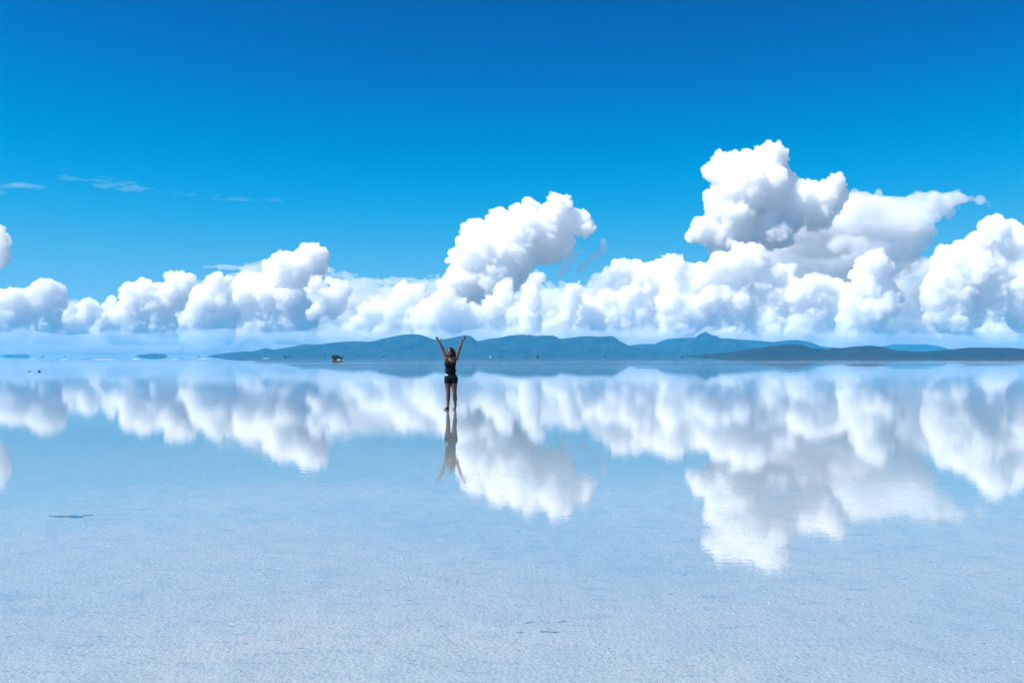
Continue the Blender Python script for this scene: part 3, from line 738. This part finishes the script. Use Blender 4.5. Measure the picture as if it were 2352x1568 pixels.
fv = [(99, 1500, 2, 1.2), (148, 1700, 0, 0.4), (457, 1500, 1, 1.5), (656, 1050, 1, 0.1), (664, 1300, 0, 1.4), (747, 1500, 0, 0.2), (881, 1350, 2, 0.0), (1154, 1300, 0, 1.2),
      (1208, 1250, 1, 1.4), (1235, 1000, 1, 0.2), (1391, 1600, 0, 0.5), (1568, 1050, 0, 0.5), (1621, 1000, 2, 0.9), (1126, 1500, 1, 1.4)]
for x, D, k, rz in fv:
    D *= 1.75
    me = FM[k].copy() if x == 1126 else FM[k]
    o = link('distant_vehicle', me); me.materials.clear(); me.materials.append(M_WHITEPAINT if x == 1126 else M_PAINT)
    o.location = ((x - HX) / F * D, D, 0); o.rotation_euler[2] = rz
    lab = ('tiny white vehicle far off below the mountain range' if x == 1126 else 'tiny dark vehicle far off on the open horizon' if x < 470 else
           'tiny dark vehicle far off below the tapering end of the range' if x < 900 else 'tiny dark vehicle far off below the pointed summit' if x > 1500 else 'tiny dark vehicle far off below the middle of the range')
    tag(o, lab, 'vehicle', 'vehicles far across the flat')

# ------------------------------------------------------------------ person
class Body:
    """smooth union of tapered capsules and ellipsoids on a voxel grid"""
    def __init__(s, lo, hi, h):
        s.h = h; s.lo = np.array(lo, float); s.n = np.ceil((np.array(hi) - s.lo) / h).astype(int) + 1
        s.D = np.full(s.n, 0.2, np.float32)
    def box(s, lo, hi):
        i0 = np.clip(np.floor((np.array(lo) - s.lo) / s.h).astype(int), 0, s.n); i1 = np.minimum(s.n, np.ceil((np.array(hi) - s.lo) / s.h).astype(int) + 1)
        i1 = np.maximum(i1, i0)
        sl = tuple(slice(a, b) for a, b in zip(i0, i1))
        g = np.stack(np.meshgrid(*[s.lo[k] + s.h * np.arange(i0[k], i1[k]) for k in range(3)], indexing='ij'), -1)
        return sl, g
    def add(s, sl, d, k):
        a = s.D[sl]; hh = np.clip(0.5 + 0.5 * (a - d) / k, 0, 1)
        s.D[sl] = a * (1 - hh) + d * hh - k * hh * (1 - hh)
    def cone(s, a, b, ra, rb, k=0.02):
        a = np.array(a, float); b = np.array(b, float); m = max(ra, rb) + 3 * k + 2 * s.h
        sl, g = s.box(np.minimum(a, b) - m, np.maximum(a, b) + m)
        ab = b - a; t = np.clip(((g - a) @ ab) / (ab @ ab), 0, 1)
        s.add(sl, np.linalg.norm(g - (a + t[..., None] * ab), axis=-1) - (ra + t * (rb - ra)), k)
    def ell(s, c, r, k=0.03, rz=0.0, op='add'):
        c = np.array(c, float); r = np.array(r, float); m = r.max() + 3 * k + 2 * s.h
        sl, g = s.box(c - m, c + m); q = g - c
        if rz: q = np.stack([q[..., 0] * math.cos(rz) + q[..., 1] * math.sin(rz), -q[..., 0] * math.sin(rz) + q[..., 1] * math.cos(rz), q[..., 2]], -1)
        e = np.linalg.norm(q / r, axis=-1); e2 = np.linalg.norm(q / r ** 2, axis=-1)
        d = np.where(e2 > 1e-6, e * (e - 1) / np.maximum(e2, 1e-6), -r.min())
        if op == 'add': s.add(sl, d, k)
        else:
            a = s.D[sl]; s.D[sl] = np.maximum(a, -d)
    def mesh(s, name, extra=None):
        S = -s.D
        if extra is not None: S = np.minimum(S, extra(*np.meshgrid(*[s.lo[k] + s.h * np.arange(s.n[k]) for k in range(3)], indexing='ij'))).astype(np.float32)
        S[0] = S[-1] = -1e-3; S[:, 0] = S[:, -1] = -1e-3; S[:, :, 0] = S[:, :, -1] = -1e-3
        return mesh_np(name, *surface_nets(S, s.lo, s.h))

FACE = R(-24)                                   # head turned towards her right
fx, fy = math.sin(FACE), -math.cos(FACE)
HC = np.array([-0.015, -0.005, 1.505])
def hp(f, s, z):                                # head frame: forward, her-left, up
    return HC + np.array([fx * f - fy * s, fy * f + fx * s, z])
def torso(B, g=0.0, k=0.035):
    B.ell((0.006, 0.015, 0.825), (0.148 + g, 0.108 + g, 0.125 + g), k)
    B.ell((-0.070, 0.055, 0.80), (0.078 + g, 0.080 + g, 0.082 + g), k); B.ell((0.085, 0.055, 0.80), (0.078 + g, 0.080 + g, 0.082 + g), k)
    B.ell((-0.008, 0.0, 1.02), (0.130 + g, 0.090 + g, 0.15 + g), k)
    B.ell((-0.014, 0.0, 1.20), (0.138 + g, 0.098 + g, 0.15 + g), k)
    B.ell((-0.075, -0.078, 1.195), (0.062 + g, 0.058 + g, 0.062 + g), 0.02); B.ell((0.046, -0.082, 1.195), (0.062 + g, 0.058 + g, 0.062 + g), 0.02)
    B.ell((0.002, 0.005, 1.31), (0.125 + g, 0.072 + g, 0.065 + g), k)
def legs(B, g=0.0):
    for (hip, th, kn, ca, an) in (((-0.080, 0.0, 0.80), (-0.078, 0.0, 0.64), (-0.066, -0.012, 0.43), (-0.071, 0.02, 0.30), (-0.080, 0.012, 0.075)),
                                  ((0.090, 0.0, 0.80), (0.086, 0.0, 0.64), (0.097, -0.012, 0.43), (0.107, 0.02, 0.30), (0.117, 0.012, 0.075))):
        B.cone(hip, th, 0.086 + g, 0.075 + g); B.cone(th, kn, 0.074 + g, 0.050 + g); B.cone(kn, ca, 0.047 + g, 0.050 + g); B.cone(ca, an, 0.049 + g, 0.028 + g)
B = Body((-0.50, -0.26, -0.004), (0.52, 0.22, 1.95), 0.0052)
torso(B); legs(B, 0.004)
for an, toe, sd in (((-0.080, 0.012, 0.07), (-0.142, -0.115, 0.016), -1), ((0.117, 0.012, 0.07), (0.085, -0.135, 0.016), 1)):
    an = np.array(an); toe = np.array(toe); heel = an + np.array([0.012 * -sd, 0.04, -0.042])
    B.cone(an, heel, 0.029, 0.026, 0.015); B.cone(heel + np.array([0, 0, -0.005]), toe + np.array([0, 0.02, 0.008]), 0.026, 0.022, 0.015)
    B.cone(an + np.array([0, -0.005, -0.01]), (an + toe) / 2 + np.array([0, 0, 0.012]), 0.028, 0.026, 0.015)
    dr = (toe - heel); dr[2] = 0; dr /= np.linalg.norm(dr); sdv = np.array([-dr[1], dr[0], 0])
    for j in range(5):
        p0 = toe + sdv * (j - 2) * 0.015 * -1 + np.array([0, 0, -0.003]) - dr * 0.012
        B.cone(p0, p0 + dr * (0.034 - abs(j - (0 if sd > 0 else 4)) * 0.004), 0.010, 0.008, 0.006)
B.cone((0.0, 0.012, 1.32), (-0.006, 0.002, 1.44), 0.052, 0.046)
B.ell(HC, (0.074, 0.092, 0.108), 0.03, FACE)
B.ell(hp(0.035, 0, -0.055), (0.052, 0.055, 0.058), 0.03, FACE)
B.cone(hp(0.088, 0, 0.012), hp(0.106, 0, -0.022), 0.008, 0.013, 0.012)
B.ell(hp(0.078, 0, -0.092), (0.02, 0.016, 0.016), 0.015)
for s in (-1, 1):
    B.ell(hp(0.092, s * 0.032, 0.006), (0.013, 0.012, 0.010), 0.004, op='sub')
    B.ell(hp(0.066, s * 0.040, -0.028), (0.022, 0.02, 0.022), 0.02)
    B.ell(hp(0.0, s * 0.076, -0.005), (0.012, 0.018, 0.03), 0.008, FACE)
ARMS = (((-0.122, 0.005, 1.325), (-0.206, 0.012, 1.572), (-0.296, -0.03, 1.766), -1), ((0.142, 0.005, 1.325), (0.222, 0.012, 1.586), (0.308, -0.03, 1.775), 1))
for sh, el, wr, sd in ARMS:
    B.cone((sh[0] * 0.55, 0.01, 1.30), sh, 0.055, 0.052, 0.03)
    B.cone(sh, el, 0.050, 0.036); m = np.array(el) * 0.72 + np.array(wr) * 0.28
    B.cone(el, m, 0.036, 0.037); B.cone(m, wr, 0.037, 0.023)
    wr = np.array(wr)
    fans = [(58, 0.072, 0.058), (50, 0.082, 0.072), (40, 0.082, 0.078), (28, 0.078, 0.07)]   # her thumb side last to little finger
    for j, (ang, ml, fl) in enumerate(fans[::-1]):
        a_ = math.radians(90 - sd * (10 + ang * 0.55) + sd * 3); ak = math.radians(90 - sd * (16 + (ang - 28) * 1.5))
        kn = wr + ml * np.array([math.cos(a_), -0.10, math.sin(a_)])
        B.cone(wr, kn, 0.017, 0.0125, 0.012)
        md = kn + fl * 0.52 * np.array([math.cos(ak), -0.18, math.sin(ak)]); tp = md + fl * 0.5 * np.array([math.cos(ak), -0.42, math.sin(ak)])
        B.cone(kn, md, 0.0105, 0.0092, 0.004); B.cone(md, tp, 0.0092, 0.0075, 0.004)
    a_ = math.radians(90 + sd * 32); t0 = wr + 0.028 * np.array([math.cos(a_), -0.2, math.sin(a_)])
    t1 = t0 + 0.038 * np.array([math.cos(a_ - sd * 0.1), -0.35, math.sin(a_ - sd * 0.1)]); t2 = t1 + 0.030 * np.array([math.cos(a_ - sd * 0.45), -0.3, math.sin(a_ - sd * 0.45)])
    B.cone(wr, t0, 0.018, 0.015, 0.010); B.cone(t0, t1, 0.013, 0.011, 0.006); B.cone(t1, t2, 0.010, 0.008, 0.004)

M_SKIN = principled('skin', (0.17, 0.085, 0.055), 0.5, 0.4, var=0.08, scale=12)
M_BLACK = principled('black_cotton', (0.010, 0.010, 0.012), 0.9, 0.15, var=0.3, scale=60)
M_HAIR = principled('dark_hair', (0.018, 0.010, 0.007), 0.45, 0.4, var=0.5, scale=40)
M_WHITE = principled('white_cotton', (0.62, 0.63, 0.66), 0.9, 0.2)
M_LIP = principled('lips', (0.32, 0.09, 0.08), 0.4, 0.4)
M_EYE = principled('eye', (0.03, 0.02, 0.015), 0.1, 0.5)
PX, PY = gpt(1035.5, 940)
person = bpy.data.objects.new('person', None); COL.objects.link(person); person.location = (PX, PY, 0.0)
tag(person, 'barefoot woman in black top and shorts with both arms raised, standing in the water', 'person')
link('body', B.mesh('body'), M_SKIN, person)
T = Body((-0.24, -0.24, 0.60), (0.26, 0.22, 1.42), 0.006); torso(T, 0.013)
T.cone((-0.07, 0.01, 1.33), (-0.095, 0.01, 1.36), 0.045, 0.03); T.cone((0.085, 0.01, 1.33), (0.11, 0.01, 1.36), 0.045, 0.03)
T.ell((-0.002, -0.105, 1.335), (0.07, 0.08, 0.085), op='sub'); T.ell((0.0, 0.02, 1.42), (0.075, 0.09, 0.075), op='sub')
wr_ = lambda x, y, z: 0.004 * np.sin(z * 55 + 9 * x + 14 * y) * np.clip((1.12 - z) * 6, 0, 1)
link('tank_top', T.mesh('tank_top', lambda x, y, z: np.minimum(np.minimum(z - 0.875 - 0.012 * np.sin(x * 21), 1.372 - z), 0.03 + wr_(x, y, z))), M_BLACK, person)
S_ = Body((-0.26, -0.22, 0.55), (0.29, 0.24, 1.02), 0.006); torso(S_, 0.010); legs(S_, 0.010)
link('shorts', S_.mesh('shorts', lambda x, y, z: np.minimum(z - 0.682 - 0.05 * np.maximum(x - 0.05, 0) - 0.006 * np.sin(x * 60), 0.93 - z)), M_BLACK, person)
Wb = Body((-0.26, -0.24, 0.82), (0.28, 0.24, 1.04), 0.006); torso(Wb, 0.018)
link('shirt_hem', Wb.mesh('shirt_hem', lambda x, y, z: np.minimum(np.minimum(z - 0.885 + 0.16 * (x + 0.1), 0.918 - 0.16 * (x + 0.1) - z), np.minimum(-0.075 - x, -y + 0.03))), M_WHITE, person)
Hh = Body((-0.22, -0.24, 1.05), (0.22, 0.26, 1.66), 0.005)
Hh.ell(HC + np.array([0.005, 0.018, 0.012]), (0.090, 0.108, 0.112), 0.02, FACE)
for pts, r0, r1 in (([(0.065, 0.0, 1.52), (0.085, -0.005, 1.42), (0.098, -0.055, 1.33), (0.082, -0.105, 1.24)], 0.045, 0.026), ([(0.055, -0.02, 1.47), (0.055, -0.045, 1.38), (0.050, -0.10, 1.29)], 0.038, 0.022),
                    ([(-0.062, 0.045, 1.50), (-0.074, 0.045, 1.42), (-0.085, 0.0, 1.34), (-0.09, -0.07, 1.27)], 0.034, 0.018), ([(0.0, 0.075, 1.52), (0.01, 0.09, 1.38), (0.015, 0.115, 1.22), (0.02, 0.115, 1.14)], 0.085, 0.05),
                    ([(0.085, 0.05, 1.47), (0.105, 0.06, 1.34), (0.115, 0.03, 1.22)], 0.045, 0.02)):
    for i in range(len(pts) - 1):
        q0, q1 = i / (len(pts) - 1), (i + 1) / (len(pts) - 1)
        Hh.cone(pts[i], pts[i + 1], r0 + (r1 - r0) * q0, r0 + (r1 - r0) * q1, 0.012)
Hh.ell(hp(0.095, -0.004, -0.030), (0.068, 0.080, 0.098), 0.01, FACE, op='sub')
Hh.ell((-0.005, -0.115, 1.33), (0.052, 0.075, 0.11), op='sub')
g_ = np.stack(np.meshgrid(*[Hh.lo[k] + Hh.h * np.arange(Hh.n[k]) for k in range(3)], indexing='ij'), -1).reshape(-1, 3)
Hh.D += (0.0045 * vnoise(g_ * np.array([75, 75, 9]))).reshape(Hh.D.shape)
link('hair', Hh.mesh('hair'), M_HAIR, person)
def ball(name, mat, c, r):
    bm = bmesh.new(); bmesh.ops.create_icosphere(bm, subdivisions=2, radius=1.0)
    for v in bm.verts: v.co = (v.co.x * r[0], v.co.y * r[1], v.co.z * r[2])
    me = bpy.data.meshes.new(name); bm.to_mesh(me); bm.free(); o = link(name, me, mat, person); o.location = c; o.rotation_euler[2] = FACE
    return o
for s in (-1, 1):
    ball('eye', M_EYE, hp(0.079, s * 0.032, 0.006), (0.012, 0.010, 0.007)); ball('eyebrow', M_HAIR, hp(0.087, s * 0.034, 0.025), (0.018, 0.006, 0.0035))
ball('mouth', M_LIP, hp(0.087, 0, -0.060), (0.022, 0.008, 0.008))
print('built', round(time.time() - T0, 1), sum(len(o.data.polygons) for o in bpy.data.objects if o.type == 'MESH'))
